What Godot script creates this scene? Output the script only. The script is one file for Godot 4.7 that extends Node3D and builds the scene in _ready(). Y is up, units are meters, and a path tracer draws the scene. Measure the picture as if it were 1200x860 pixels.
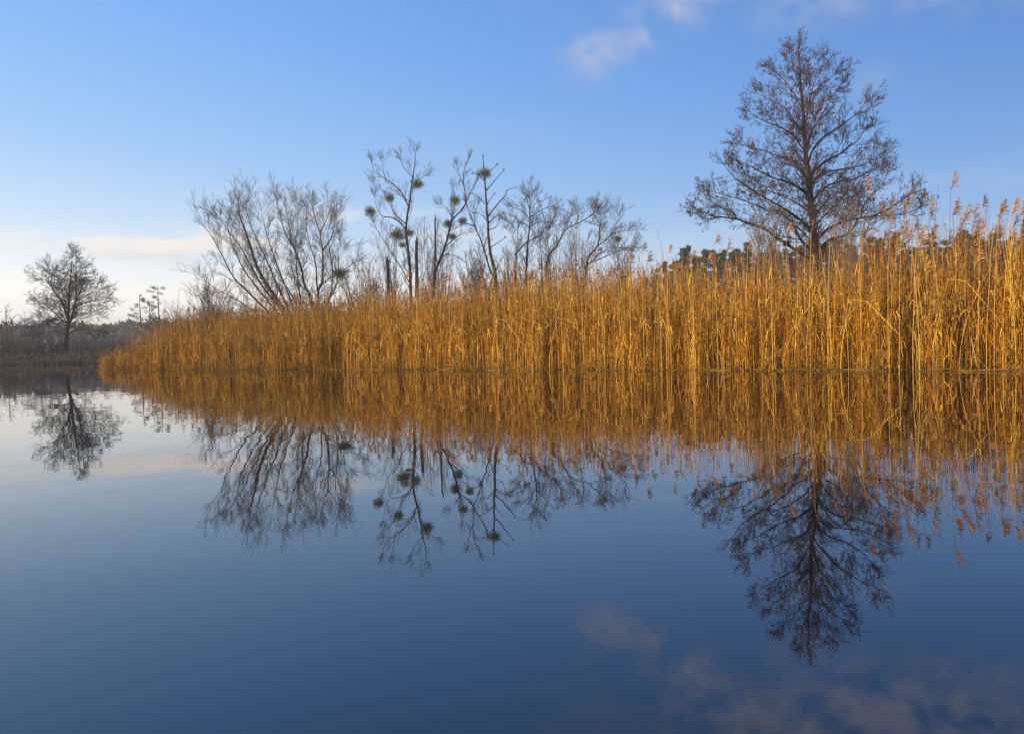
extends Node3D

# ---------------------------------------------------------------- camera numbers
const FOCAL := 960.0        # focal length in pixels of the 1200 x 860 photograph
const EYE := 0.6            # metres above the water
var view_basis: Basis
var rng := RandomNumberGenerator.new()
var taken := {}
var M := {}

# ---------------------------------------------------------------- mesh collecting
class Build:
	var v := PackedVector3Array()
	var n := PackedVector3Array()
	var c := PackedColorArray()
	var ix := PackedInt32Array()

	func tube(pts: PackedVector3Array, ra: PackedFloat32Array, sides: int, col: Color) -> void:
		var count := pts.size()
		var start := v.size()
		var ref := Vector3(0.31, 0.12, 0.94)
		for i in count:
			var t := (pts[mini(i + 1, count - 1)] - pts[maxi(i - 1, 0)]).normalized()
			if absf(t.dot(ref)) > 0.95:
				ref = Vector3(0.94, 0.2, -0.27)
			var a := t.cross(ref).normalized()
			var b := t.cross(a)
			for k in sides:
				var w := TAU * k / sides
				var d := a * cos(w) + b * sin(w)
				v.push_back(pts[i] + d * ra[i])
				n.push_back(d)
				c.push_back(col)
		for i in count - 1:
			for k in sides:
				var k2 := (k + 1) % sides
				var p := start + i * sides
				ix.append_array([p + k, p + sides + k, p + k2, p + k2, p + sides + k, p + sides + k2])

	func strip(pts: PackedVector3Array, wid: PackedFloat32Array, side: Vector3, col: Color) -> void:
		var start := v.size()
		var count := pts.size()
		for i in count:
			var t := (pts[mini(i + 1, count - 1)] - pts[maxi(i - 1, 0)]).normalized()
			var s := (side - t * side.dot(t)).normalized()
			var nn := s.cross(t).normalized()
			v.push_back(pts[i] - s * wid[i])
			v.push_back(pts[i] + s * wid[i])
			n.push_back(nn)
			n.push_back(nn)
			c.push_back(col)
			c.push_back(col)
		for i in count - 1:
			var p := start + 2 * i
			ix.append_array([p, p + 2, p + 1, p + 1, p + 2, p + 3])

	func tri(a: Vector3, b: Vector3, d: Vector3, col: Color) -> void:
		var s := v.size()
		var nn := (d - a).cross(b - a).normalized()
		v.append_array([a, b, d])
		n.append_array([nn, nn, nn])
		c.append_array([col, col, col])
		ix.append_array([s, s + 1, s + 2])

	func lump(at: Vector3, r: Vector3, col: Color) -> void:   # a small six-cornered seed cone or bud
		var s := v.size()
		for d in [Vector3.UP, Vector3.DOWN, Vector3.LEFT, Vector3.RIGHT, Vector3.FORWARD, Vector3.BACK]:
			v.push_back(at + d * r)
			n.push_back(d)
			c.push_back(col)
		for f in [[0, 2, 4], [0, 4, 3], [0, 3, 5], [0, 5, 2], [1, 4, 2], [1, 3, 4], [1, 5, 3], [1, 2, 5]]:
			ix.append_array([s + f[0], s + f[1], s + f[2]])

	func mesh() -> ArrayMesh:
		var a := []
		a.resize(Mesh.ARRAY_MAX)
		a[Mesh.ARRAY_VERTEX] = v
		a[Mesh.ARRAY_NORMAL] = n
		a[Mesh.ARRAY_COLOR] = c
		a[Mesh.ARRAY_INDEX] = ix
		var m := ArrayMesh.new()
		m.add_surface_from_arrays(Mesh.PRIMITIVE_TRIANGLES, a)
		return m

# ---------------------------------------------------------------- scene helpers
func numbered(called: String) -> String:
	var k: int = taken.get(called, 0)
	taken[called] = k + 1
	return called if k == 0 else "%s_%03d" % [called, k]

func tag(o: Node, label: String, category: String, group := "", kind := "") -> void:
	o.set_meta("label", label)
	o.set_meta("category", category)
	if group != "":
		o.set_meta("group", group)
	if kind != "":
		o.set_meta("kind", kind)

func thing(called: String, label: String, category: String, at: Vector3, group := "") -> Node3D:
	var o := Node3D.new()
	o.name = numbered(called)
	add_child(o)
	o.position = at
	tag(o, label, category, group)
	return o

func part(parent: Node3D, called: String, m: Mesh, mat: Material, stuff := false) -> MeshInstance3D:
	var o := MeshInstance3D.new()
	o.name = called
	o.mesh = m
	o.material_override = mat
	parent.add_child(o, true)
	if stuff:
		o.set_meta("kind", "stuff")
	return o

func ray(px: float, py: float) -> Vector3:
	return view_basis * Vector3((px - 600.0) / FOCAL, (430.0 - py) / FOCAL, -1.0)

# the point on the photograph's ray that lies `depth` metres ahead
func at_px(px: float, py: float, depth: float) -> Vector3:
	var d := ray(px, py)
	return Vector3(0, EYE, 0) + d * (depth / -d.z)

func on_ground(px: float, depth: float) -> Vector3:
	var d := ray(px, 410.0)
	var p := d * (depth / -d.z)
	return Vector3(p.x, land_height(p.x, p.z), p.z)

# ---------------------------------------------------------------- the lie of the land
# the reed bank is a straight line; s runs inland from it, t runs along it away from the camera
const BANK_IN := Vector2(0.673, -0.739)
const BANK_ALONG := Vector2(-0.739, -0.673)
func bank_st(x: float, z: float) -> Vector2:
	var p := Vector2(x, z + 21.05)
	return Vector2(p.dot(BANK_IN), p.dot(BANK_ALONG))

func bank_point(s: float, t: float) -> Vector3:
	var p := Vector2(0, -21.05) + BANK_IN * s + BANK_ALONG * t
	return Vector3(p.x, 0, p.y)

var land_noise := FastNoiseLite.new()
func shore(x: float, z: float) -> float:      # metres inland; negative over water
	var st := bank_st(x, z)
	var near := minf(st.x, (26.0 + 2.0 * st.y * 0.0 + 2.1 * st.x - st.y) / 2.3)
	var back := (-z - 72.0 + 0.10 * (x + 40.0)) * 0.97
	return maxf(maxf(near, back), -47.0 - x)

func land_height(x: float, z: float) -> float:
	var s := shore(x, z) + land_noise.get_noise_2d(x * 6.0, z * 6.0) * 0.35
	var h := -0.9 + 0.9 * smoothstep(-3.0, 0.0, s) + 0.34 * smoothstep(0.0, 4.0, s)
	if s > 0:
		h += 0.08 * land_noise.get_noise_2d(x * 3.0 + 90.0, z * 3.0)
		h += 9.0 * smoothstep(230.0, 520.0, -z) * (0.75 + 0.25 * land_noise.get_noise_2d(x * 0.12, 7.0))
	return h

# ---------------------------------------------------------------- start
func _ready() -> void:
	rng.seed = 4711
	land_noise.seed = 5
	land_noise.frequency = 0.05
	set_camera_and_light()
	make_materials()
	make_ground_and_water()
	make_far_wood()
	make_right_wood()
	make_left_shore()
	make_trees()
	make_reed_bed()
	make_front_reeds()
	make_floating_things()

func set_camera_and_light() -> void:
	var cam := Camera3D.new()
	cam.name = "camera"
	cam.fov = rad_to_deg(2.0 * atan(430.0 / FOCAL))
	cam.near = 0.1
	cam.far = 4000.0
	cam.position = Vector3(0, EYE, 0)
	cam.rotation_degrees = Vector3(-1.456, 0, -1.41)
	add_child(cam)
	cam.current = true
	view_basis = cam.basis
	var env := Environment.new()
	env.background_mode = Environment.BG_SKY
	env.tonemap_mode = Environment.TONE_MAPPER_LINEAR
	env.tonemap_exposure = 1.35
	env.background_energy_multiplier = 0.74
	env.ambient_light_source = Environment.AMBIENT_SOURCE_SKY
	env.sdfgi_enabled = true
	env.ssao_enabled = true
	env.ssil_enabled = true
	var sky := Sky.new()
	var pano := PanoramaSkyMaterial.new()
	pano.panorama = ImageTexture.create_from_image(sky_image())
	sky.sky_material = pano
	env.sky = sky
	env.fog_enabled = true
	env.fog_density = 0.0008
	env.fog_light_color = Color(0.90, 0.91, 0.93)
	var we := WorldEnvironment.new()
	we.name = "world_environment"
	we.environment = env
	add_child(we)
	var sun := DirectionalLight3D.new()
	sun.name = "sun"
	sun.light_color = Color(1.0, 0.85, 0.60)
	sun.light_energy = 1.6
	sun.light_angular_distance = 0.5
	sun.shadow_enabled = true
	add_child(sun)
	sun.look_at_from_position(SUN_AT * 100.0, Vector3.ZERO)

const SUN_AT := Vector3(-0.915, 0.235, 0.33)     # low winter sun, to the left and a little behind

func sky_image() -> Image:
	var w := 2048
	var h := 1024
	var img := Image.create(w, h, false, Image.FORMAT_RGBAF)
	var sunv := SUN_AT.normalized()
	var nz := FastNoiseLite.new()
	nz.seed = 11
	nz.frequency = 1.0
	nz.fractal_octaves = 5
	var nf := FastNoiseLite.new()
	nf.seed = 23
	nf.frequency = 1.0
	nf.fractal_octaves = 4
	# puffs: pixel of the photograph, half width and half height in radians, strength
	var puffs := []
	for p in [[702, 62, .036, .022, .62], [751, 46, .016, .018, .66], [780, 8, .038, .020, .62], [958, 4, .050, .020, .45], [1020, 100, .03, .02, .16], [945, 118, .03, .025, .30], [1150, -22, .07, .02, .4], [812, -14, .028, .016, .7], [842, -44, .035, .022, .8], [940, -78, .10, .03, .85], [1110, -82, .16, .035, 1.0], [1000, -120, .2, .05, .8]]:
		puffs.append([ray(p[0], p[1]).normalized(), p[2], p[3], p[4]])
	# clear winter sky: colour against height, stretched upward toward the sun
	var air := Gradient.new()
	air.interpolation_mode = Gradient.GRADIENT_INTERPOLATE_LINEAR
	var steps := [[0.0, 1.10, 1.06, 0.97], [3.0, 1.07, 1.07, 1.02], [6.0, 0.60, 0.775, 0.975], [9.5, 0.345, 0.585, 0.945], [16.0, 0.192, 0.425, 0.885], [23.0, 0.135, 0.332, 0.765], [27.0, 0.105, 0.275, 0.67], [34.0, 0.065, 0.195, 0.53], [60.0, 0.045, 0.14, 0.40], [90.0, 0.04, 0.12, 0.35]]
	air.offsets = PackedFloat32Array(steps.map(func(q): return q[0] / 90.0))
	air.colors = PackedColorArray(steps.map(func(q): return Color(q[1], q[2], q[3])))
	var table := []
	for i in 901:           # rounded off, so that no step shows
		var sum := Color(0, 0, 0)
		for q in 11:
			sum += air.sample(clampf((i / 10.0 + (q - 5) * 0.035 * minf(i / 10.0, 18.0)) / 90.0, 0.0, 1.0))
		table.append(sum / 11.0)
	for y in h / 2 + 2:
		var el := (0.5 - (y + 0.5) / h) * PI
		var e := maxf(0.0, rad_to_deg(el))
		for x in w:
			var az := ((x + 0.5) / w) * TAU
			var d := Vector3(sin(az) * cos(el), sin(el), -cos(az) * cos(el))      # column 0 looks along -z
			var cs := d.dot(sunv)
			var warm := clampf(0.5 + 0.5 * cs, 0.0, 1.0)       # 1 toward the sun, 0 away from it
			# the pale band by the horizon stands higher toward the sun
			var lift := 0.5 + 1.5 * warm
			var col: Color = table[clampi(int(e / lift * 10.0), 0, 900)]
			var gain := 0.85 + 0.34 * warm
			col = Color(col.r * gain, col.g * gain, col.b * gain)
			# streaks of cloud low over the horizon, thicker toward the sun
			if e < 16.0:
				var q := nz.get_noise_3d(d.x * 3.2, d.y * 24.0, d.z * 3.2) + 0.35 * nf.get_noise_3d(d.x * 14.0, d.y * 60.0, d.z * 14.0)
				var a := smoothstep(-0.04, 0.42, q) * smoothstep(11.5, 8.0, e) * (0.10 + 0.90 * smoothstep(0.28, 0.55, warm))
				var under := clampf(nz.get_noise_3d(d.x * 3.2, d.y * 24.0 + 0.35, d.z * 3.2) - 0.1, 0.0, 0.4)
				col = col.lerp(Color(1.02, 0.95, 0.88).lerp(Color(0.70, 0.72, 0.78), under * 1.6), a * 0.85)
			# thin high wisps
			if e > 6.0:
				var pl := d / (d.y + 0.12)
				var wq := nf.get_noise_3d(pl.x * 0.55 + 4.0, 2.0, pl.z * 0.9)
				var wa := smoothstep(0.18, 0.65, wq) * 0.07
				col = col.lerp(Color(0.62, 0.66, 0.78), wa)
				var pa := 0.0
				for p in puffs:
					var pd: Vector3 = p[0]
					if d.dot(pd) > 0.93:
						var rx := d.x * -pd.z + d.z * pd.x
						var ry := d.y - pd.y
						var rr: float = (rx / p[1]) * (rx / p[1]) + (ry / p[2]) * (ry / p[2])
						if rr < 7.0:
							var f := nf.get_noise_3d(d.x * 17.0, d.y * 24.0, d.z * 17.0) * 1.5 + nf.get_noise_3d(d.x * 52.0, d.y * 70.0, d.z * 52.0) * 0.5 + 0.62
							pa = maxf(pa, exp(-rr * 0.9) * clampf(f, 0.0, 1.3) * p[3])
				if pa > 0.004:
					col = col.lerp(Color(0.62, 0.60, 0.70), clampf(pa * 0.72, 0.0, 0.55))
			img.set_pixel(x, y, Color(col.r, col.g, col.b, 1.0))
	var b := Color(0.05, 0.06, 0.08)
	img.fill_rect(Rect2i(0, h / 2 + 1, w, h / 2 - 1), b)
	return img

# ---------------------------------------------------------------- materials
func lin(r: float, g: float, b: float) -> Color:
	return Color(r, g, b).linear_to_srgb()

func plain(r: float, g: float, b: float, rough: float, vertex := true) -> StandardMaterial3D:
	var m := StandardMaterial3D.new()
	m.albedo_color = lin(r, g, b)
	m.roughness = rough
	m.vertex_color_use_as_albedo = vertex
	m.cull_mode = BaseMaterial3D.CULL_DISABLED
	return m

func noise_tex(seed_: int, freq: float, octaves: int, lo: Color, hi: Color, size := 512) -> NoiseTexture2D:
	var nz := FastNoiseLite.new()
	nz.seed = seed_
	nz.frequency = freq
	nz.fractal_octaves = octaves
	var t := NoiseTexture2D.new()
	t.width = size
	t.height = size
	t.seamless = true
	t.noise = nz
	var g := Gradient.new()
	g.set_color(0, lo)
	g.set_color(1, hi)
	t.color_ramp = g
	return t

func make_materials() -> void:
	var bark := plain(1, 1, 1, 0.85)
	bark.albedo_texture = noise_tex(3, 0.03, 5, Color(0.62, 0.62, 0.62), Color(1, 1, 1))
	bark.uv1_triplanar = true
	bark.uv1_world_triplanar = true
	bark.uv1_scale = Vector3(1.6, 0.45, 1.6)
	M.bark = bark
	M.twig = plain(1, 1, 1, 0.8)
	var reed := plain(1, 1, 1, 0.65)
	reed.metallic_specular = 0.35
	reed.backlight_enabled = true
	reed.backlight = Color(0.18, 0.18, 0.18)
	M.reed = reed
	var leaf := plain(1, 1, 1, 0.6)
	leaf.backlight_enabled = true
	leaf.backlight = Color(0.4, 0.4, 0.4)
	M.leaf = leaf
	var soil := plain(1, 1, 1, 0.95, false)
	soil.albedo_texture = noise_tex(9, 0.02, 5, lin(0.030, 0.022, 0.014), lin(0.13, 0.095, 0.05))
	soil.uv1_triplanar = true
	soil.uv1_world_triplanar = true
	soil.uv1_scale = Vector3(0.35, 0.35, 0.35)
	M.soil = soil
	var water := StandardMaterial3D.new()
	water.albedo_color = lin(0.0012, 0.0040, 0.0110)
	water.roughness = 0.015
	water.transparency = BaseMaterial3D.TRANSPARENCY_ALPHA
	water.refraction_enabled = true
	water.refraction_scale = 0.078
	water.normal_enabled = true
	var nz := FastNoiseLite.new()
	nz.seed = 31
	nz.frequency = 0.012
	nz.fractal_octaves = 3
	nz.fractal_gain = 0.35
	var nt := NoiseTexture2D.new()
	nt.width = 1024
	nt.height = 1024
	nt.seamless = true
	nt.as_normal_map = true
	nt.bump_strength = 6.0
	nt.noise = nz
	water.normal_texture = nt
	water.normal_scale = 0.012
	water.uv1_triplanar = true
	water.uv1_world_triplanar = true
	water.uv1_scale = Vector3(0.09, 0.09, 0.09)
	M.water = water

# ---------------------------------------------------------------- ground, water
func make_ground_and_water() -> void:
	var b := Build.new()
	var nx := 150
	var nzz := 150
	for j in nzz + 1:
		var vz := float(j) / nzz
		var z := 40.0 - 110.0 * vz - 950.0 * pow(vz, 4.0)
		for i in nx + 1:
			var u := 2.0 * i / nx - 1.0
			var x := 60.0 * u + 900.0 * pow(u, 5.0)
			b.v.push_back(Vector3(x, land_height(x, z), z))
			b.c.push_back(Color.WHITE)
			b.n.push_back(Vector3.UP)
	for j in nzz:
		for i in nx:
			var p := j * (nx + 1) + i
			b.ix.append_array([p, p + nx + 1, p + 1, p + 1, p + nx + 1, p + nx + 2])
	for j in range(1, nzz):
		for i in range(1, nx):
			var p := j * (nx + 1) + i
			var e := b.v[p + 1] - b.v[p - 1]
			var f := b.v[p + nx + 1] - b.v[p - nx - 1]
			b.n[p] = e.cross(f).normalized() * (1.0 if e.cross(f).y > 0 else -1.0)
	var g := MeshInstance3D.new()
	g.name = "ground"
	g.mesh = b.mesh()
	g.material_override = M.soil
	g.set_meta("kind", "structure")
	tag(g, "dark marshy ground under the reeds and trees", "ground", "", "structure")
	add_child(g)
	var w := MeshInstance3D.new()
	w.name = "lake_water"
	var pm := PlaneMesh.new()
	pm.size = Vector2(900, 700)
	w.mesh = pm
	w.position = Vector3(0, 0, -150)
	w.material_override = M.water
	tag(w, "still dark blue lake water mirroring reeds, trees and sky", "water", "", "structure")
	add_child(w)

# ---------------------------------------------------------------- growing trees
func smooth_path(p: PackedVector3Array, steps: int) -> PackedVector3Array:
	var out := PackedVector3Array()
	var n := p.size()
	for i in n - 1:
		var a := p[maxi(i - 1, 0)]
		var b := p[i]
		var c := p[i + 1]
		var d := p[mini(i + 2, n - 1)]
		for k in steps:
			out.push_back(b.cubic_interpolate(c, a, d, float(k) / steps))
	out.push_back(p[n - 1])
	return out

func rand_dir() -> Vector3:
	var z := rng.randf_range(-1, 1)
	var a := rng.randf() * TAU
	var r := sqrt(1.0 - z * z)
	return Vector3(r * cos(a), z, r * sin(a))

# one branch and all it carries. how: n (children per level), ratio, angle, up, gnarl, tip (least radius), col
func grow(b: Build, p0: Vector3, dir: Vector3, length: float, r: float, level: int, how: Dictionary, tips: Array) -> void:
	var segs := clampi(int(length / (0.22 if level == 0 else 0.35)), 2, 5)
	var pts := PackedVector3Array([p0])
	var ra := PackedFloat32Array([r])
	var d := dir
	var p := p0
	var up: float = how.up
	var gn: float = how.gnarl
	var r_end := maxf(how.tip, r * 0.35)
	for i in segs:
		d = (d + rand_dir() * gn + Vector3.UP * up * (1.0 / segs)).normalized()
		p += d * (length / segs)
		pts.push_back(p)
		ra.push_back(lerpf(r, r_end, float(i + 1) / segs))
	b.tube(pts, ra, 3, how.col if level > 0 else how.get("tipcol", how.col))
	if level <= 0:
		tips.append([p, d])
		return
	var cnt: int = how.n[level - 1]
	for k in cnt:
		var t := 0.18 + 0.82 * (k + rng.randf()) / cnt
		var f := t * segs
		var i := mini(int(f), segs - 1)
		var at := pts[i].lerp(pts[i + 1], clampf(f - i, 0.0, 1.0))
		var tan := (pts[i + 1] - pts[i]).normalized()
		var side := tan.cross(rand_dir()).normalized()
		var ang: float = deg_to_rad(how.angle * rng.randf_range(0.65, 1.3))
		var cd := tan * cos(ang) + side * sin(ang)
		if how.has("flat"):
			cd.y *= how.flat
			cd = cd.normalized()
		var cl: float = length * how.ratio * rng.randf_range(0.6, 1.25) * (1.15 - 0.55 * t)
		grow(b, at, cd, cl, maxf(how.tip, lerpf(r, r_end, t) * 0.62), level - 1, how, tips)

# limbs: arrays [radius at the base in metres, share of its depth sway, points in photograph pixels]
# the first limb is the trunk; each later one starts on the nearest spot of an earlier one
func tree(called: String, label: String, group: String, depth: float, limbs: Array, how: Dictionary, trunk_from := 0.0) -> Node3D:
	var foot: Array = limbs[0][2][0]
	var part_of: float = how.get("shrink", 0.96)       # the traced limbs leave room for the twigs beyond them
	limbs = limbs.duplicate(true)
	for l in limbs:
		l[0] *= how.get("thin", 0.8)
		for q in l[2]:
			q[0] = foot[0] + (q[0] - foot[0]) * part_of
			q[1] = foot[1] + (q[1] - foot[1]) * part_of
	var base := on_ground(foot[0], depth)
	var o := thing(called, label, "tree", base, group)
	var done := []        # [px, py, depth, radius]
	var crown := Build.new()
	var tips := []
	for li in limbs.size():
		var l: Array = limbs[li]
		var px: Array = l[2]
		var dz := depth
		var p3 := PackedVector3Array()
		var r0: float = l[0]
		if li > 0:
			var best := 1e9
			var hit := []
			for q in done:
				var g := Vector2(q[0] - px[0][0], q[1] - px[0][1]).length()
				if g < best:
					best = g
					hit = q
			dz = hit[2]
			if best > 0.5 and best < 45.0:
				p3.push_back(at_px(hit[0], hit[1], dz))
				done.append([hit[0], hit[1], dz, r0])
		else:
			p3.push_back(base - Vector3(0, 0.15, 0))
		var sway: float = l[1]
		var start := Vector2(px[0][0], px[0][1])
		var mpp := depth / FOCAL
		for k in px.size():
			var q := Vector2(px[k][0], px[k][1])
			var far := (q - start).length() * mpp
			p3.push_back(at_px(q.x, q.y, dz + sway * far))
		var path := smooth_path(p3, 4)
		var jig := r0 * 0.10
		var ra := PackedFloat32Array()
		var cnt := path.size()
		for k in cnt:
			var t := float(k) / (cnt - 1)
			ra.push_back(lerpf(r0, maxf(how.tip * 1.3, r0 * 0.10), pow(t, 0.75)))
			if k > 1 and k < cnt - 1:
				path[k] += rand_dir() * jig
		# samples for later limbs
		for k in px.size() - 1:
			for s in 4:
				var q := Vector2(px[k][0], px[k][1]).lerp(Vector2(px[k + 1][0], px[k + 1][1]), s / 4.0)
				done.append([q.x, q.y, dz + sway * (q - start).length() * mpp, r0])
		var mb := Build.new()
		var local := PackedVector3Array()
		for q in path:
			local.push_back(q - base)
		if li == 0:      # root flare
			ra[0] = r0 * 1.35
		mb.tube(local, ra, 8 if li == 0 else 6, how.col)
		part(o, "trunk" if li == 0 else "limb", mb.mesh(), M.bark)
		# side branches
		if how.get("bare", false):
			continue
		var total := 0.0
		for k in cnt - 1:
			total += local[k].distance_to(local[k + 1])
		var gap: float = how.gap
		var run := 0.0
		var next: float = maxf(trunk_from if li == 0 else 0.0, total * (0.12 if li > 0 else 0.1)) + gap * rng.randf()
		for k in cnt - 1:
			var step := local[k].distance_to(local[k + 1])
			while next < run + step and step > 0.0:
				var f := (next - run) / step
				var at := local[k].lerp(local[k + 1], f)
				var t := next / total
				var tan := (local[k + 1] - local[k]).normalized()
				var side := tan.cross(rand_dir()).normalized()
				var ang := deg_to_rad(how.angle * rng.randf_range(0.7, 1.3))
				var cd := (tan * cos(ang) + side * sin(ang))
				if how.has("flat"):
					cd.y *= how.flat
				cd = (cd + Vector3.UP * how.up * 0.5).normalized()
				var len2: float = clampf(how.side * lerpf(how.get("start", 1.0), how.get("end", 0.45), t) * rng.randf_range(0.55, 1.2), 0.25, 3.5)
				grow(crown, at, cd, len2, maxf(how.tip * 1.2, lerpf(ra[k], ra[k + 1], f) * 0.34), how.levels, how, tips)
				next += gap * rng.randf_range(0.5, 1.5)
			run += step
		# the limb's own tip fans out
		for q in 7:
			var tan := (local[cnt - 1] - local[cnt - 2]).normalized()
			grow(crown, local[cnt - 1], (tan + rand_dir() * 0.65 + Vector3.UP * how.up * 0.3).normalized(), how.side * 0.55 * rng.randf_range(0.6, 1.1), how.tip * 1.3, maxi(how.levels - 1, 0), how, tips)
	if crown.v.size() > 0:
		part(o, "crown", crown.mesh(), M.twig, true)
	if how.has("cones"):
		var cb := Build.new()
		for q in tips:
			if rng.randf() < how.cones:
				for z in 2 + rng.randi() % 3:
					var r: float = rng.randf_range(0.010, 0.020) * how.get("cone_size", 1.0)
					var col: Color = how.cone_col
					var s := rng.randf_range(0.6, 1.3)
					cb.lump(q[0] + rand_dir() * 0.07, Vector3(r, r * rng.randf_range(1.2, 2.6), r), Color(col.r * s, col.g * s, col.b * s))
		part(o, "catkins", cb.mesh(), M.twig, true)
	return o

func make_trees() -> void:
	var grey_bark := Color(0.060, 0.050, 0.043)
	# ---- the alder behind the reeds
	var alder_how := {"n": [4, 5], "levels": 2, "ratio": 0.5, "angle": 46.0, "up": 0.25, "gnarl": 0.17, "tip": 0.007, "col": Color(0.055, 0.042, 0.036), "tipcol": Color(0.075, 0.05, 0.045), "gap": 0.21, "side": 1.6, "end": 0.62, "cones": 0.55, "cone_size": 1.15, "shrink": 0.95, "thin": 0.9, "cone_col": Color(0.080, 0.046, 0.038)}
	var alder := [
		[0.30, 0.0, [[958, 395], [956, 300], [953, 262], [949, 215], [945, 175], [942, 135], [939, 100], [937, 70], [935, 42]]],
		[0.13, -0.25, [[952, 300], [907, 272], [898, 264], [878, 256], [857, 249], [833, 246], [818, 240], [808, 236]]],
		[0.05, 0.4, [[857, 249], [855, 241], [839, 235], [829, 228], [824, 220]]],
		[0.11, 0.35, [[954, 290], [937, 274], [929, 257], [911, 239], [898, 239], [878, 230], [860, 224], [839, 218], [826, 215]]],
		[0.12, -0.3, [[951, 266], [945, 257], [929, 244], [906, 230], [885, 218], [865, 205], [852, 194], [844, 183]]],
		[0.09, 0.7, [[950, 244], [945, 238], [930, 228], [914, 220], [891, 212], [872, 208]]],
		[0.10, -0.6, [[949, 221], [943, 215], [927, 206], [901, 197], [881, 187], [870, 181], [860, 178]]],
		[0.095, 0.3, [[947, 202], [944, 196], [930, 179], [906, 170], [891, 164], [873, 161], [866, 152]]],
		[0.08, -0.4, [[946, 178], [944, 168], [925, 143], [897, 130], [884, 124], [875, 117]]],
		[0.07, 0.5, [[943, 152], [942, 146], [930, 128], [916, 111], [894, 99], [884, 94]]],
		[0.055, -0.4, [[940, 118], [938, 111], [922, 83], [906, 67]]],
		[0.04, 0.4, [[938, 95], [936, 89], [928, 58], [924, 46]]],
		[0.13, 0.25, [[956, 278], [965, 267], [973, 261], [989, 253], [1010, 248], [1028, 246], [1054, 244], [1073, 240], [1084, 236]]],
		[0.07, -0.3, [[1028, 245], [1041, 239], [1054, 231], [1067, 223], [1075, 215]]],
		[0.11, -0.35, [[958, 292], [973, 275], [994, 269], [1005, 256], [1012, 244], [1018, 228], [1031, 215], [1039, 204], [1045, 193]]],
		[0.08, 0.8, [[954, 258], [964, 248], [981, 231], [994, 223], [1010, 219]]],
		[0.07, -0.8, [[953, 252], [960, 238], [972, 225], [990, 215], [1012, 212]]],
		[0.10, 0.3, [[951, 230], [964, 213], [982, 204], [1005, 200], [1021, 191], [1034, 185]]],
		[0.10, -0.35, [[950, 207], [964, 192], [982, 189], [1005, 185], [1021, 179], [1036, 170]]],
		[0.09, 0.5, [[948, 196], [964, 181], [984, 170], [997, 160], [1008, 152], [1016, 140], [1023, 135]]],
		[0.09, -0.2, [[947, 180], [952, 165], [963, 151], [978, 140], [997, 127], [1008, 118], [1018, 105]]],
		[0.07, 0.4, [[945, 162], [949, 146], [960, 128], [970, 110], [979, 95], [989, 82]]],
		[0.06, -0.5, [[942, 132], [945, 127], [949, 103], [955, 78], [960, 56]]],
		[0.04, 0.5, [[949, 103], [952, 95], [967, 81], [982, 69]]],
		[0.09, 1.8, [[955, 285], [948, 274], [938, 262], [930, 258]]],
		[0.09, -1.8, [[954, 268], [962, 250], [975, 240], [990, 238]]],
		[0.08, 2.0, [[949, 222], [955, 205], [965, 195]]],
		[0.08, -2.0, [[948, 205], [938, 190], [925, 183]]],
		[0.07, 1.6, [[945, 175], [940, 155], [930, 145]]],
		[0.06, -1.6, [[943, 150], [950, 132], [958, 120]]],
	]
	tree("alder_tree", "tall cone-shaped bare alder hung with dark catkins, standing behind the tall plumed reeds", "", 42.0, alder, alder_how, 3.4)
	# ---- the round-crowned tree on the far left shore
	var left_how := {"n": [5, 5], "levels": 2, "ratio": 0.5, "angle": 45.0, "up": 0.16, "gnarl": 0.2, "tip": 0.010, "col": Color(0.050, 0.044, 0.040), "gap": 0.19, "side": 2.3, "end": 0.75, "flat": 0.8, "shrink": 0.90, "thin": 0.7}
	var left := [
		[0.42, 0.0, [[76, 418], [77, 409], [77.6, 392], [79.3, 378], [80, 357], [81, 340], [82, 322], [83.7, 305], [84.5, 293]]],
		[0.24, 0.3, [[80, 380], [86, 361], [90, 345], [97, 329], [101, 315], [102, 303]]],
		[0.13, -0.3, [[90, 345], [89.8, 322], [89.8, 300], [90, 283]]],
		[0.22, -0.4, [[79, 368], [72, 348], [65, 338], [58, 326], [57.5, 312], [54, 302]]],
		[0.16, 0.4, [[78, 375], [65, 364], [55, 354], [44, 347], [38, 344]]],
		[0.15, -0.5, [[78, 355], [72, 334.5], [69, 322], [64, 308]]],
		[0.13, 0.3, [[91, 345], [104, 338], [114, 330], [118, 323]]],
		[0.14, -0.3, [[88, 354], [104, 347], [118, 345], [129, 342]]],
		[0.13, 0.2, [[80, 388], [92, 383], [107, 382], [118, 384]]],
		[0.13, -0.3, [[77, 389], [58, 385], [41, 388]]],
		[0.13, 0.5, [[79, 383], [72, 381], [60, 373], [46, 371], [38, 372]]],
		[0.13, 0.8, [[80, 377], [72, 365], [60, 352], [45, 360]]],
		[0.10, 1.2, [[81, 350], [85, 330], [94, 318]]],
		[0.10, -1.2, [[81, 345], [76, 325], [74, 305]]],
		[0.12, -0.9, [[81, 372], [95, 362], [110, 360], [122, 356]]],
		[0.10, 0.7, [[58, 326], [50, 318], [44, 318]]],
	]
	tree("round_crowned_tree", "dark bare round-crowned tree on the grassy far shore", "", 86.0, left, left_how, 3.2)
	# ---- the many-stemmed willow
	var willow_how := {"n": [5, 6], "levels": 2, "ratio": 0.55, "angle": 36.0, "up": 0.22, "gnarl": 0.085, "tip": 0.005, "col": Color(0.095, 0.077, 0.062), "tipcol": Color(0.23, 0.185, 0.15), "gap": 0.22, "side": 1.8, "start": 0.45, "end": 0.9, "shrink": 0.94, "thin": 0.72}
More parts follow.
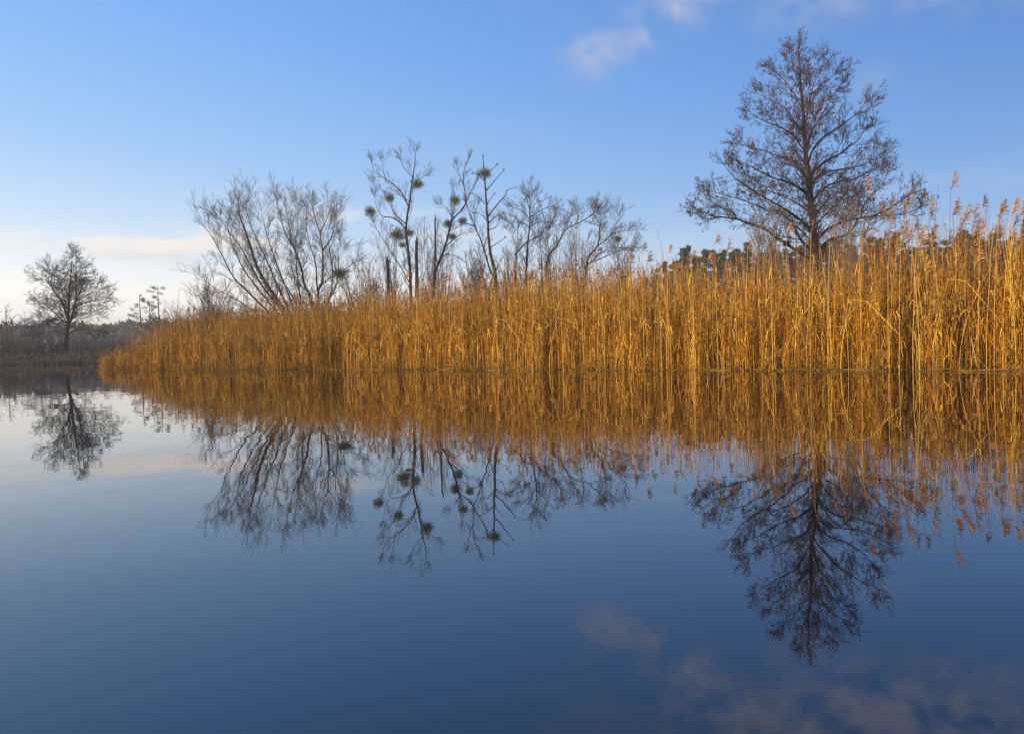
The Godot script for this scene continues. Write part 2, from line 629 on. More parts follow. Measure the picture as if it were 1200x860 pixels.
	var willow := [
		[0.30, 0.0, [[352, 412], [340, 385], [325, 351], [308, 327], [296, 303], [290, 282], [282, 260], [276, 242], [274, 226]]],
		[0.12, -0.5, [[330, 388], [300, 378], [274, 372], [258, 366], [245, 361], [236, 352]]],
		[0.13, 0.4, [[338, 390], [318, 376], [300, 366], [272, 347], [245, 333], [226, 316]]],
		[0.15, -0.35, [[342, 395], [325, 374], [310, 361], [282, 333], [268, 319], [254, 292], [241, 268], [233, 258]]],
		[0.15, 0.3, [[345, 396], [331, 374], [321, 361], [300, 335], [282, 311], [270, 286], [263, 266], [261, 248]]],
		[0.13, -0.6, [[340, 386], [325, 356], [304, 330], [290, 305], [276, 280], [262, 262], [252, 247]]],
		[0.15, 0.5, [[346, 396], [337, 360], [325, 335], [315, 311], [306, 290], [294, 264], [286, 242], [284, 228]]],
		[0.10, -0.3, [[352, 390], [352, 366], [337, 335], [326, 322], [315, 311], [307, 298]]],
		[0.10, 0.4, [[354, 396], [360, 366], [356, 351], [348, 331], [341, 307], [339, 280]]],
		[0.17, -0.2, [[356, 398], [367, 366], [364, 343], [356, 327], [353, 307], [343, 282], [333, 264], [327, 244], [322, 226]]],
		[0.07, 0.4, [[340, 277], [338, 258], [335, 240], [333, 228]]],
		[0.17, 0.3, [[360, 400], [373, 366], [374, 337], [378, 327], [380, 307], [379, 286], [376, 264], [369, 242], [366, 227]]],
		[0.08, -0.5, [[379, 286], [390, 270], [396, 245]]],
		[0.07, 0.3, [[376, 264], [384, 248], [389, 232]]],
		[0.11, -0.4, [[374, 340], [372, 327], [371, 303], [363, 276], [359, 256], [360, 234]]],
		[0.12, 0.3, [[362, 400], [380, 361], [394, 335], [399, 315], [399, 286], [402, 278]]],
		[0.09, -0.3, [[376, 329], [394, 317], [413, 305], [421, 299]]],
		[0.07, 0.6, [[352, 310], [360, 296], [352, 280]]],
		[0.11, -0.7, [[352, 396], [341, 352], [328, 318], [316, 285], [308, 258], [303, 236]]],
		[0.10, 0.6, [[356, 396], [352, 350], [347, 310], [346, 275], [349, 248], [348, 232]]],
		[0.09, -0.6, [[362, 398], [386, 352], [392, 318], [388, 285], [386, 262], [392, 250]]],

	]
	tree("willow_tree", "wide bare willow of many leaning grey stems rising from one stool behind the reeds", "", 50.0, willow, willow_how, 3.4)
	# ---- the trees that carry mistletoe
	var airy := {"n": [4, 4], "levels": 2, "ratio": 0.55, "angle": 38.0, "up": 0.35, "gnarl": 0.18, "tip": 0.006, "end": 0.65, "col": Color(0.085, 0.068, 0.052), "tipcol": Color(0.17, 0.135, 0.10), "gap": 0.42, "side": 1.4, "thin": 0.75, "shrink": 1.0}
	var ta := [
		[0.20, 0.0, [[482, 404], [481, 329], [478, 290], [476, 265], [480, 233], [483, 212], [486, 191], [487, 178]]],
		[0.10, -0.4, [[476, 270], [471, 263], [460, 255], [448, 253], [441, 242], [439, 231]]],
		[0.10, 0.3, [[479, 243], [469, 223], [452, 210], [439, 200], [435, 190]]],
		[0.05, -0.3, [[452, 210], [449, 200], [447, 188]]],
		[0.08, 0.6, [[475, 262], [464, 252], [458, 242], [450, 225], [439, 214]]],
		[0.06, -0.5, [[484, 208], [473, 196], [469, 184]]],
		[0.05, 0.5, [[480, 236], [470, 229], [462, 228]]],
		[0.08, -0.4, [[480, 332], [473, 319], [458, 294], [448, 279], [438, 262]]],
		[0.05, 0.8, [[482, 222], [490, 212], [498, 206]]],
	]
	tree("tall_poplar", "slender leaning bare tree with five mistletoe balls beside the cut-off trunk", "", 55.0, ta, airy, 4.0)
	var tb := [
		[0.19, 0.0, [[506, 404], [508, 330], [514, 308], [521, 290], [527, 268], [531, 256], [544, 242], [554, 219], [560, 209]]],
		[0.08, 0.5, [[526, 270], [530, 250], [533, 235], [531, 220]]],
		[0.09, -0.3, [[541, 245], [546, 235], [543, 212], [544, 198], [549, 185]]],
		[0.06, 0.4, [[544, 218], [538, 205], [535, 194]]],
		[0.09, -0.6, [[512, 312], [519, 300], [527, 298], [542, 304], [552, 317]]],
		[0.06, 0.8, [[521, 290], [532, 280], [541, 274], [550, 272]]],
		[0.06, -0.5, [[531, 256], [524, 244], [518, 240]]],
	]
	tree("leaning_tree", "bare tree leaning over with mistletoe balls in its middle, next to the dead snag", "", 56.0, tb, airy, 4.0)
	var tc := [
		[0.18, 0.0, [[586, 402], [580, 330], [575, 319], [565, 285], [556, 265], [550, 248], [546, 238]]],
		[0.08, 0.5, [[567, 290], [572, 272], [571, 255]]],
		[0.07, -0.5, [[556, 265], [546, 262], [536, 266]]],
		[0.07, 0.3, [[560, 274], [556, 256], [560, 240]]],
	]
	tree("slanting_tree", "bare tree slanting away from the foot of the dead snag", "", 60.0, tc, airy, 4.0)
	var dead := {"n": [1], "levels": 0, "ratio": 0.4, "angle": 60.0, "up": 0.3, "gnarl": 0.25, "tip": 0.012, "col": Color(0.070, 0.060, 0.055), "gap": 1.5, "side": 0.35, "shrink": 1.0}
	var td := [
		[0.24, 0.0, [[584, 402], [581, 327], [574, 294], [571, 254], [569, 223], [567, 200], [566, 184]]],
		[0.07, 0.4, [[570, 223], [580, 211], [590, 200]]],
		[0.08, -0.3, [[573, 252], [583, 239], [592, 229], [594, 223], [603, 220]]],
		[0.05, 0.4, [[572, 237], [579, 227]]],
		[0.06, -0.4, [[568, 238], [561, 231], [554, 227]]],
		[0.06, 0.5, [[572, 262], [580, 254], [588, 250]]],
		[0.06, -0.4, [[575, 290], [584, 284], [591, 279]]],
		[0.05, 0.5, [[568, 208], [575, 200], [582, 193]]],
		[0.04, -0.5, [[568, 212], [561, 205], [555, 203]]],
		[0.05, 0.4, [[572, 270], [581, 266], [585, 258]]],
		[0.05, -0.4, [[571, 258], [562, 250], [556, 249]]],
	]
	tree("dead_snag", "straight dead tree with stub branches and a mistletoe ball near its tip", "", 55.0, td, dead, 4.0)
	# ---- the group of bushy crowns to the right of the snag
	var bushy := {"n": [5, 5], "levels": 2, "ratio": 0.55, "angle": 38.0, "up": 0.30, "gnarl": 0.16, "tip": 0.006, "end": 0.85, "col": Color(0.075, 0.060, 0.048), "tipcol": Color(0.16, 0.125, 0.10), "gap": 0.24, "side": 1.5, "start": 0.5, "thin": 0.72, "shrink": 0.95}
	var te := [
		[0.18, 0.0, [[616, 404], [617, 307], [619, 278], [621, 254], [621, 238], [621, 226]]],
		[0.07, 0.5, [[621, 249], [611, 238], [600, 234]]],
		[0.07, -0.4, [[622, 246], [633, 239], [643, 234]]],
		[0.07, 0.3, [[620, 259], [610, 252], [598, 254]]],
		[0.05, -0.5, [[621, 238], [624, 227], [629, 219]]],
		[0.05, 0.4, [[621, 238], [617, 224], [615, 219]]],
		[0.06, -0.5, [[621, 258], [633, 252], [641, 252]]],
	]
	tree("upright_bushy_tree", "upright bare tree with a bushy round head, right beside the dead snag", "", 58.0, te, bushy, 4.4)
	var te2 := [
		[0.13, 0.0, [[603, 404], [604, 317], [606, 282], [607, 262]]],
		[0.09, 0.3, [[604, 293], [615, 280], [630, 271], [644, 262], [657, 256]]],
		[0.05, -0.4, [[607, 264], [600, 256], [594, 252]]],
		[0.05, -0.4, [[644, 262], [650, 252], [652, 245]]],
	]
	tree("forked_tree", "bare tree with one long branch slanting across its upright neighbour", "", 55.0, te2, bushy, 4.4)
	var te3 := [
		[0.10, 0.0, [[637, 404], [635, 307], [633, 285], [630, 260]]],
		[0.04, 0.4, [[633, 285], [640, 272], [644, 262]]],
	]
	tree("thin_tree", "thin upright bare tree between the bushy tree and the arching tree", "", 59.0, te3, bushy, 4.4)
	var te4 := [
		[0.14, 0.0, [[638, 404], [641, 304], [652, 284], [660, 269], [665, 261.5], [677, 255], [692, 247], [701, 241]]],
		[0.05, 0.4, [[663, 263], [664, 254], [668, 248]]],
		[0.06, -0.4, [[679, 254], [679, 243], [676, 236]]],
		[0.04, 0.4, [[686, 250], [694, 253], [703, 256]]],
		[0.04, -0.4, [[692, 247], [699, 240], [700, 234]]],
	]
	tree("arching_tree", "bare tree arching over in a bow, bushy at its hanging tip", "", 54.0, te4, bushy, 4.6)
	var te5 := [
		[0.16, 0.0, [[684, 404], [686.5, 309], [701, 282], [704, 260], [705, 252], [710, 243]]],
		[0.09, 0.4, [[698, 288], [701, 282], [716, 271], [723, 258], [727, 246]]],
		[0.08, -0.3, [[688, 307], [707, 289], [719.5, 283.5], [733, 285]]],
		[0.07, 0.3, [[690, 304], [716, 293], [730.5, 287], [746, 280]]],
		[0.05, -0.4, [[705, 256], [699, 246], [697, 240]]],
		[0.05, 0.4, [[718, 268], [730, 264], [738, 264]]],
	]
	tree("spreading_tree", "low bare tree with three limbs fanning out and one small mistletoe tuft", "", 52.0, te5, bushy, 4.4)
	# ---- cut-off trunks
	for s in [[454, 304, 56.0, 0.13, "thick grey cut-off trunk standing alone beside the mistletoe tree"], [488, 281, 53.0, 0.12, "broken trunk with splintered flat top between the two mistletoe trees"], [510, 256, 57.0, 0.07, "thin bare broken pole in front of the leaning tree"]]:
		var lean: float = rng.randf_range(-1, 2)
		snag(s[0], s[1], s[2], s[3], lean, s[4])
	# ---- brush between the trunks
	var brush := [[250, 372, 335, 52.0, 1.6], [425, 404, 318, 60.0, 1.9], [440, 404, 312, 62.0, 1.7], [463, 404, 268, 64.0, 1.6], [500, 404, 262, 64.0, 1.7], [520, 404, 282, 60.0, 1.7], [596, 404, 288, 64.0, 1.6], [652, 404, 276, 62.0, 2.0], [676, 404, 268, 66.0, 2.0], [735, 404, 282, 62.0, 1.9], [560, 404, 292, 62.0, 1.7], [900, 400, 262, 36.0, 0.9], [560, 404, 300, 56.0, 1.3], [1000, 400, 255, 36.0, 0.8]]
	var where := ["sprawling at the foot of the wide willow", "beside the single mistletoe ball of the wide willow", "before the thick cut-off trunk", "behind the slender mistletoe tree", "behind the thin broken pole", "under the leaning mistletoe tree", "between the dead snag and the upright bushy tree", "under the arch of the bowed tree", "between the arching and the spreading tree", "behind the spreading tree", "behind the dead snag", "under the lowest long limb of the alder", "at the foot of the slanting tree", "at the foot of the alder beside the tallest reeds"]
	for i in brush.size():
		var q: Array = brush[i]
		shrub(q[0], q[2], q[3], q[4], "pale leafless shrub " + where[i])
	# ---- the brown thicket that fills the foot of the trees
	var tx := 205.0
	while tx < 800.0:
		var ahead := rng.randf_range(46, 64)
		var spot := on_ground(tx, ahead)
		var line := lerpf(358, 343, smoothstep(205, 450, tx)) - 42.0 * smoothstep(450, 760, tx)
		var side := "among the stems of the wide willow" if tx < 415 else "at the feet of the mistletoe trees" if tx < 590 else "under the bushy and arching trees"
		low_bush(spot, (at_px(tx, line, ahead).y - spot.y) * rng.randf_range(0.85, 1.15), "brown leafless bush in the thicket " + side, "brown thicket behind the reeds", Color(0.20, 0.115, 0.050), 52)
		tx += rng.randf_range(13, 20)
	# ---- mistletoe
	var ma := "olive green mistletoe ball "
	for q in [[489.5, 215.5, 55.0, 7.0, "high in the slender leaning tree, near its top"], [456, 232, 55.0, 6.0, "in the middle of the slender tree's crown"], [434, 248, 54.0, 8.0, "at the drooping end of the slender tree's side limb"], [466, 275, 55.0, 10.0, "large and ragged, on the slender tree's trunk"], [479.5, 273, 54.4, 6.0, "small, touching the large ragged one"], [471, 287, 55.0, 4.5, "tiny, below the large ragged one"], [533, 235, 56.4, 6.5, "topmost in the leaning tree"], [525, 262, 56.0, 6.5, "on the leaning tree's trunk"], [542, 259, 58.0, 6.0, "between the leaning tree and the slanting tree"], [530, 277, 56.0, 5.0, "lowest in the leaning tree"], [568.6, 203, 54.9, 8.0, "round and dense near the tip of the dead snag"], [724, 280, 52.0, 5.0, "yellowish, in the low spreading tree"], [398, 321, 50.0, 8.5, "round, on the wide willow"]]:
		mistletoe(q[0], q[1], q[2], q[3], ma + q[4])

func snag(px: float, top: float, depth: float, r: float, lean: float, label: String) -> void:
	var base := on_ground(px + lean, depth)
	var o := thing("broken_trunk", label, "tree trunk", base)
	var b := Build.new()
	var end := at_px(px, top, depth) - base
	var pts := PackedVector3Array()
	var ra := PackedFloat32Array()
	for k in 7:
		var t := k / 6.0
		pts.push_back(Vector3.ZERO.lerp(end, t) + rand_dir() * 0.03 - Vector3(0, 0.1 if k == 0 else 0.0, 0))
		ra.push_back(lerpf(r * 1.25, r * 0.8, t))
	b.tube(pts, ra, 8, Color(0.085, 0.068, 0.055))
	part(o, "trunk", b.mesh(), M.bark)
	for k in 3:
		var s := Build.new()
		var a := end + Vector3(rng.randf_range(-r, r) * 0.5, -0.08, rng.randf_range(-r, r) * 0.5)
		s.tube(PackedVector3Array([a, a + Vector3(rng.randf_range(-.03, .03), rng.randf_range(0.2, 0.4), 0)]), PackedFloat32Array([r * 0.42, 0.01]), 5, Color(0.11, 0.085, 0.06))
		part(o, "splinter", s.mesh(), M.bark)

func shrub(px: float, top: float, depth: float, width: float, label: String) -> void:
	var base := on_ground(px, depth)
	var o := thing("bare_shrub", label, "shrub", base, "bare shrubs among the trees behind the reeds")
	var h := at_px(px, top - 8.0, depth).y - base.y
	var how := {"n": [4, 4], "levels": 1, "ratio": 0.5, "angle": 26.0, "up": 0.4, "gnarl": 0.14, "tip": 0.007, "col": Color(0.16, 0.125, 0.095), "tipcol": Color(0.22, 0.175, 0.135), "gap": 0.5, "side": 1.2}
	var tips := []
	for k in 13:
		var st := Build.new()
		var a := rng.randf() * TAU
		var lean := Vector3(cos(a), 0, sin(a)) * rng.randf_range(0.1, 1.0) * width
		var hh := h * rng.randf_range(0.72, 1.0)
		var pts := PackedVector3Array()
		var ra := PackedFloat32Array()
		for i in 6:
			var t := i / 5.0
			pts.push_back(Vector3(lean.x * (t * 0.6 + t * t * 0.4), hh * t - 0.05, lean.z * t) + rand_dir() * 0.05 * t)
			ra.push_back(lerpf(0.032, 0.009, t))
		st.tube(pts, ra, 4, how.col)
		var tw := Build.new()
		for i in range(1, 6):
			for q in 5:
				var tan := (pts[i] - pts[i - 1]).normalized()
				var side := tan.cross(rand_dir()).normalized()
				grow(tw, pts[i - 1].lerp(pts[i], rng.randf()), (tan * 0.85 + side * 0.55).normalized(), rng.randf_range(0.5, 1.1), 0.009, 1, how, tips)
		var s := part(o, "stem", st.mesh(), M.twig)
		part(s, "twigs", tw.mesh(), M.twig, true)

var mistletoe_kinds := []
func mistletoe(px: float, py: float, depth: float, rpx: float, label: String) -> void:
	if mistletoe_kinds.is_empty():
		for k in 3:
			var b := Build.new()
			for i in 1300:
				var d := rand_dir()
				var p := d * pow(rng.randf(), 0.42) * rng.randf_range(0.7, 1.05) * (1.0 + 1.1 * land_noise.get_noise_3d(d.x * 25.0 + k * 40.0, d.y * 25.0, d.z * 25.0))
				p.y *= 0.92
				var side := d.cross(rand_dir()).normalized()
				var out := (d + rand_dir() * 0.7).normalized()
				var s := rng.randf_range(0.6, 1.35)
				var col := Color(0.175 * s, 0.185 * s, 0.046 * s)
				b.tri(p - side * 0.035, p + side * 0.035, p + out * 0.21, col)
			var st := Build.new()
			for i in 22:
				var d := rand_dir()
				st.tube(PackedVector3Array([Vector3.ZERO, d * 0.5 + rand_dir() * 0.1, d * 0.95]), PackedFloat32Array([0.03, 0.02, 0.012]), 3, Color(0.07, 0.07, 0.03))
			mistletoe_kinds.append([b.mesh(), st.mesh()])
	var at := at_px(px, py, depth)
	var r := rpx * depth / FOCAL
	var o := thing("mistletoe", label, "mistletoe", at, "mistletoe balls in the bare trees")
	o.scale = Vector3(r * rng.randf_range(0.9, 1.2), r * rng.randf_range(0.8, 1.05), r * rng.randf_range(0.9, 1.2))
	o.rotation.y = rng.randf() * TAU
	var k: Array = mistletoe_kinds[rng.randi() % 3]
	part(o, "leaves", k[0], M.leaf, true)
	part(o, "stems", k[1], M.twig, true)

# ---------------------------------------------------------------- woods and shores
func pine_proto(kind: int) -> Array:      # unit: 10 m tall; [trunk mesh, crown mesh]
	var tr := Build.new()
	var cr := Build.new()
	var pts := PackedVector3Array()
	var ra := PackedFloat32Array()
	for i in 8:
		var t := i / 7.0
		pts.push_back(Vector3(sin(t * 3.0 + kind) * 0.12, 10.0 * t - 0.1, cos(t * 2.0 + kind) * 0.1))
		ra.push_back(lerpf(0.16, 0.02, t))
	tr.tube(pts, ra, 6, Color(0.09, 0.06, 0.045))
	for w in 15:
		var y := 3.0 + 6.9 * w / 14.0 + rng.randf_range(-0.2, 0.2)
		var reach := (2.3 if kind != 1 else 1.7) * pow(1.0 - (y - 3.0) / 7.4, 0.95) * rng.randf_range(0.75, 1.15)
		for k in 5:
			var a := rng.randf() * TAU
			var d := Vector3(cos(a), rng.randf_range(-0.05, 0.35), sin(a)).normalized()
			var p0 := Vector3(0, y, 0)
			var p1 := p0 + d * reach * rng.randf_range(0.6, 1.1)
			tr.tube(PackedVector3Array([p0, p1]), PackedFloat32Array([0.035, 0.012]), 3, Color(0.07, 0.05, 0.04))
			for q in 26:
				var t := rng.randf_range(0.25, 1.05)
				var p := p0.lerp(p1, t) + rand_dir() * 0.26
				var out := (d + rand_dir() * 0.9 + Vector3.UP * 0.4).normalized()
				var side := out.cross(rand_dir()).normalized()
				var s := rng.randf_range(0.6, 1.4)
				cr.tri(p - side * 0.07, p + side * 0.07, p + out * 0.34, Color(0.060 * s, 0.066 * s, 0.028 * s))
	return [tr.mesh(), cr.mesh()]

var pines := []
func pine(at: Vector3, height: float, label: String, group: String) -> void:
	if pines.is_empty():
		for k in 3:
			pines.append(pine_proto(k))
	var k: Array = pines[rng.randi() % 3]
	var o := thing("pine_tree", label, "tree", at, group)
	o.scale = Vector3(height / 10.0 * rng.randf_range(0.7, 1.15), height / 10.0, height / 10.0 * rng.randf_range(0.7, 1.15))
	o.rotation.y = rng.randf() * TAU
	part(o, "trunk", k[0], M.bark)
	part(o, "crown", k[1], M.leaf, true)

func make_right_wood() -> void:
	# dark pines far behind the reeds; heights read off as pixels above the horizon
	var x := 758.0
	while x < 1260.0:
		var prof := lerpf(84, 112, smoothstep(758, 812, x)) + 12.0 * smoothstep(850, 1150, x)
		var d := rng.randf_range(96, 120)
		var p := on_ground(x, d)
		var h := prof * d / FOCAL + EYE - p.y
		var spot := "dark green pine far behind the reeds, between the spreading tree and the alder" if x < 905 else ("dark green pine far behind the alder" if x < 1010 else "dark green pine far behind the tallest reed plumes")
		pine(p, h * rng.randf_range(0.80, 0.99), spot, "pines far behind the reed bed")
		x += rng.randf_range(5, 9)

func bare_far_tree(h: float, wide: float) -> Array:
	var b := Build.new()
	var st := Build.new()
	var pts := PackedVector3Array()
	var ra := PackedFloat32Array()
	for i in 6:
		var t := i / 5.0
		pts.push_back(Vector3(rng.randf_range(-.1, .1) * t, h * 0.9 * t - 0.1, rng.randf_range(-.1, .1)))
		ra.push_back(lerpf(h * 0.013, 0.02, t))
	st.tube(pts, ra, 5, Color(0.07, 0.06, 0.055))
	var how := {"n": [4, 4], "levels": 1, "ratio": 0.5, "angle": 40.0, "up": 0.3, "gnarl": 0.2, "tip": 0.012, "col": Color(0.075, 0.065, 0.06), "gap": 0.5, "side": 1.2}
	var tips := []
	for i in 26:
		var t := rng.randf_range(0.22, 1.0)
		var a := rng.randf() * TAU
		var d := Vector3(cos(a), rng.randf_range(0.3, 1.1), sin(a)).normalized()
		grow(b, Vector3(0, h * 0.9 * t, 0), d, wide * (1.15 - 0.75 * t) * rng.randf_range(0.6, 1.1), 0.04, 1, how, tips)
	return [st.mesh(), b.mesh()]

func make_far_wood() -> void:
	# hazy wooded rise beyond the far shore: nobody could count these
	var kinds := []
	for k in 3:
		var b := Build.new()
		for i in 150:
			var d := rand_dir()
			var p := Vector3(d.x * 2.6, 5.0 + d.y * 4.6, d.z * 2.6) * Vector3.ONE
			p += rand_dir() * 0.6
			var out := (Vector3.UP + rand_dir()).normalized()
			var side := out.cross(rand_dir()).normalized()
			var s := rng.randf_range(0.7, 1.3)
			b.tri(p - side * 0.55, p + side * 0.55, p + out * 1.7, Color(0.055 * s, 0.052 * s, 0.042 * s))
		b.tube(PackedVector3Array([Vector3(0, -1, 0), Vector3(0, 8, 0)]), PackedFloat32Array([0.25, 0.08]), 4, Color(0.06, 0.05, 0.045))
		kinds.append(b.mesh())
	var o := Node3D.new()
	o.name = "distant_wood"
	add_child(o)
	tag(o, "hazy grey wood on the low rise beyond the far shore", "wood", "", "stuff")
	for k in 3:
		var mm := MultiMesh.new()
		mm.transform_format = MultiMesh.TRANSFORM_3D
		mm.mesh = kinds[k]
		mm.instance_count = 420
		for i in 420:
			var d := rng.randf_range(250, 520)
			var x := rng.randf_range(-0.95, 0.75) * d
			var h := rng.randf_range(0.75, 1.2)
			var t := Transform3D(Basis(Vector3.UP, rng.randf() * TAU).scaled(Vector3(h * 1.2, h, h * 1.2)), Vector3(x, land_height(x, -d), -d))
			mm.set_instance_transform(i, t)
		var mi := MultiMeshInstance3D.new()
		mi.name = "trees"
		mi.multimesh = mm
		mi.material_override = M.leaf
		mi.set_meta("kind", "stuff")
		o.add_child(mi, true)

func make_left_shore() -> void:
	# thin trees in a row behind the round-crowned tree, and past the frame to the left, where they shade the shore
	var fts := [bare_far_tree(10, 2.6), bare_far_tree(9, 2.2), bare_far_tree(11, 3.0)]
	var spots := [[2, 100.0, 372, 0], [8, 98.0, 352, 1], [15, 110.0, 366, 2], [23, 104.0, 368, 0], [-6, 95.0, 355, 2], [33, 112.0, 376, 1], [46, 96.0, 360, 0], [30, 94.0, 368, 2], [58, 115.0, 384, 1], [98, 118.0, 386, 2]]
	for s in spots:
		var p := on_ground(s[0], s[1])
		var h := at_px(s[0], s[2], s[1]).y - p.y
		var o := thing("thin_bare_tree", "thin grey bare tree in the row behind the round-crowned tree", "tree", p, "thin bare trees on the far shore")
		var f: Array = fts[s[3]]
		o.scale = Vector3.ONE * h / [10.0, 9.0, 11.0][s[3]]
		o.rotation.y = rng.randf() * TAU
		part(o, "trunk", f[0], M.twig)
		part(o, "crown", f[1], M.twig, true)
	for k in 20:
		var x := -62.0 - 4.2 * (k % 10) + rng.randf_range(-1.5, 1.5)
		var z := -78.0 - 9.0 * (k / 10) + rng.randf_range(-3, 3) + 0.25 * (k % 10)
		pine(Vector3(x, land_height(x, z), z), rng.randf_range(11, 15), "tall pine on the far shore beyond the round-crowned tree", "pines along the far shore")
	# unseen bare trees added left of the camera to cast thin shade on the reeds
	for z in [-9.0, -11.0, -12.5, -14.5, -16.5, -18.0, -20.0, -22.0]:
		var x := rng.randf_range(-58, -51)
		var p := Vector3(x, land_height(x, z), z)
		var o := thing("added_shade_tree", "unseen tall bare tree added on the near bank to shade the reeds", "tree", p, "added shade trees on the near bank")
		var f: Array = fts[rng.randi() % 3]
		o.scale = Vector3.ONE * rng.randf_range(1.55, 1.75)
		o.rotation.y = rng.randf() * TAU
		part(o, "trunk", f[0], M.twig)
		part(o, "crown", f[1], M.twig, true)
	# three small trees against the sky beyond the left end of the reeds
	var words := ["small sparse pine with a lopsided top beyond the end of the reeds", "tallest of three small sparse pines beyond the end of the reeds", "shortest of three small sparse pines beyond the end of the reeds"]
	var i := 0
	for s in [[165, 346, 130.0], [186.5, 334, 128.0], [176, 352, 132.0]]:
		far_pine(s[0], s[1], s[2], words[i])
		i += 1
	# low grey bushes along the far shore
	for k in 16:
		var px := -8.0 + 11.0 * k + rng.randf_range(-3, 3)
		var d := rng.randf_range(79, 92)
		var p := on_ground(px, d)
		var h := rng.randf_range(1.6, 3.2) * (1.0 if k < 12 else 0.8)
		low_bush(p, h, "grey leafless bush among the sedge of the far shore")
	# sedge and dead grass: stuff
	var kinds := []
	for k in 3:
		var b := Build.new()
		for q in 46:
			var a := rng.randf() * TAU
			var r := sqrt(rng.randf()) * 0.7
			var p := Vector3(cos(a) * r, -0.05, sin(a) * r)
			var hh := rng.randf_range(0.5, 1.25)
			var lean := rand_dir() * 0.35
			var s := rng.randf_range(0.6, 1.35)
			b.strip(PackedVector3Array([p, p + Vector3(lean.x * 0.4, hh * 0.6, lean.z * 0.4), p + Vector3(lean.x, hh, lean.z)]), PackedFloat32Array([0.018, 0.016, 0.003]), Vector3(cos(a * 3), 0, sin(a * 3)), Color(0.066 * s, 0.054 * s, 0.044 * s))
		kinds.append(b.mesh())
	var o := Node3D.new()
	o.name = "sedge"
	add_child(o)
	tag(o, "grey brown sedge and dead grass along the far shore", "grass", "", "stuff")
	for k in 3:
		var xf := []
		for i2 in 1500:
			var z := -72.0 - 22.0 * pow(rng.randf(), 1.6)
			var x := rng.randf_range(-75, -22)
			if shore(x, z) > 0.1:
				var s := rng.randf_range(0.3, 0.75) * (1.0 + 0.9 * land_noise.get_noise_2d(x * 5.0, z * 5.0)) * (0.55 + 0.45 * smoothstep(-72.0, -80.0, z))
				xf.append(Transform3D(Basis(Vector3.UP, rng.randf() * TAU).scaled(Vector3(s, s, s)), Vector3(x, land_height(x, z), z)))
		scatter(o, "tufts", kinds[k], M.leaf, xf, [])

func scatter(parent: Node3D, called: String, m: Mesh, mat: Material, xf: Array, tint: Array) -> void:
	var mm := MultiMesh.new()
	mm.transform_format = MultiMesh.TRANSFORM_3D
	mm.use_colors = not tint.is_empty()
	mm.mesh = m
	mm.instance_count = xf.size()
	for i in xf.size():
		mm.set_instance_transform(i, xf[i])
		if not tint.is_empty():
			mm.set_instance_color(i, tint[i])
	var mi := MultiMeshInstance3D.new()
	mi.name = called
	mi.multimesh = mm
	mi.material_override = mat
	mi.set_meta("kind", "stuff")
	parent.add_child(mi, true)

func low_bush(at: Vector3, h: float, label: String, group := "grey bushes along the far shore", tone := Color(0.085, 0.072, 0.066), stems := 26) -> void:
	var o := thing("low_bush", label, "bush", at, group)
	var b := Build.new()
	var st := Build.new()
	var how := {"n": [5], "levels": 1, "ratio": 0.55, "angle": 30.0, "up": 0.2, "gnarl": 0.2, "tip": 0.010, "col": tone, "gap": 0.5, "side": 1.2}
	var tips := []
	for k in stems:
		var a := rng.randf() * TAU
		var d := Vector3(cos(a) * 0.8, rng.randf_range(0.7, 1.6), sin(a) * 0.8).normalized()
		grow(b if k > 6 else st, Vector3(cos(a), 0, sin(a)) * 0.2 - Vector3(0, 0.05, 0), d, h * rng.randf_range(0.6, 1.0), 0.02, 1, how, tips)
	part(o, "stems", st.mesh(), M.twig, true)
	part(o, "twigs", b.mesh(), M.twig, true)

func far_pine(px: float, top: float, depth: float, label: String) -> void:
	var p := on_ground(px, depth)
	var h := at_px(px, top, depth).y - p.y
	var o := thing("small_pine", label, "tree", p, "three small pines beyond the reeds")
	var st := Build.new()
	var cr := Build.new()
	st.tube(PackedVector3Array([Vector3(0, -0.1, 0), Vector3(0.1, h * 0.5, 0), Vector3(0, h, 0)]), PackedFloat32Array([0.16, 0.11, 0.03]), 6, Color(0.07, 0.055, 0.05))
	for k in 14:
		var y := h * rng.randf_range(0.5, 0.99)
		var a := rng.randf() * TAU
		var d := Vector3(cos(a), 0.15, sin(a)).normalized()
		var reach := rng.randf_range(0.6, 1.7) * (1.3 - y / h) * 2.0
		var p0 := Vector3(0, y, 0)
		var p1 := p0 + d * reach
		st.tube(PackedVector3Array([p0, p1]), PackedFloat32Array([0.04, 0.02]), 3, Color(0.07, 0.055, 0.05))
		for q in 22:
			var c := p0.lerp(p1, rng.randf_range(0.45, 1.05)) + rand_dir() * 0.2
			var out := (d + rand_dir() + Vector3.UP * 0.5).normalized()
			var side := out.cross(rand_dir()).normalized()
			cr.tri(c - side * 0.05, c + side * 0.05, c + out * 0.34, Color(0.07, 0.07, 0.05))
	part(o, "trunk", st.mesh(), M.twig)
	part(o, "crown", cr.mesh(), M.leaf, true)

# ---------------------------------------------------------------- reeds
func reed_tone() -> Color:
	var r := rng.randf()
	var c := Color(0.56, 0.270, 0.018)                # golden orange
	if r < 0.16:
		c = Color(0.74, 0.47, 0.090)                 # pale straw
	elif r < 0.5:
		c = Color(0.37, 0.160, 0.014)                 # rust brown
	elif r < 0.6:
		c = Color(0.13, 0.070, 0.018)                 # old dark
	elif r < 0.68:
		c = Color(0.48, 0.36, 0.17)                   # bleached grey straw
	elif r < 0.76:
		c = Color(0.50, 0.33, 0.03)                   # yellow
	var s := rng.randf_range(0.7, 1.25)
	return Color(c.r * s, c.g * s, c.b * s)

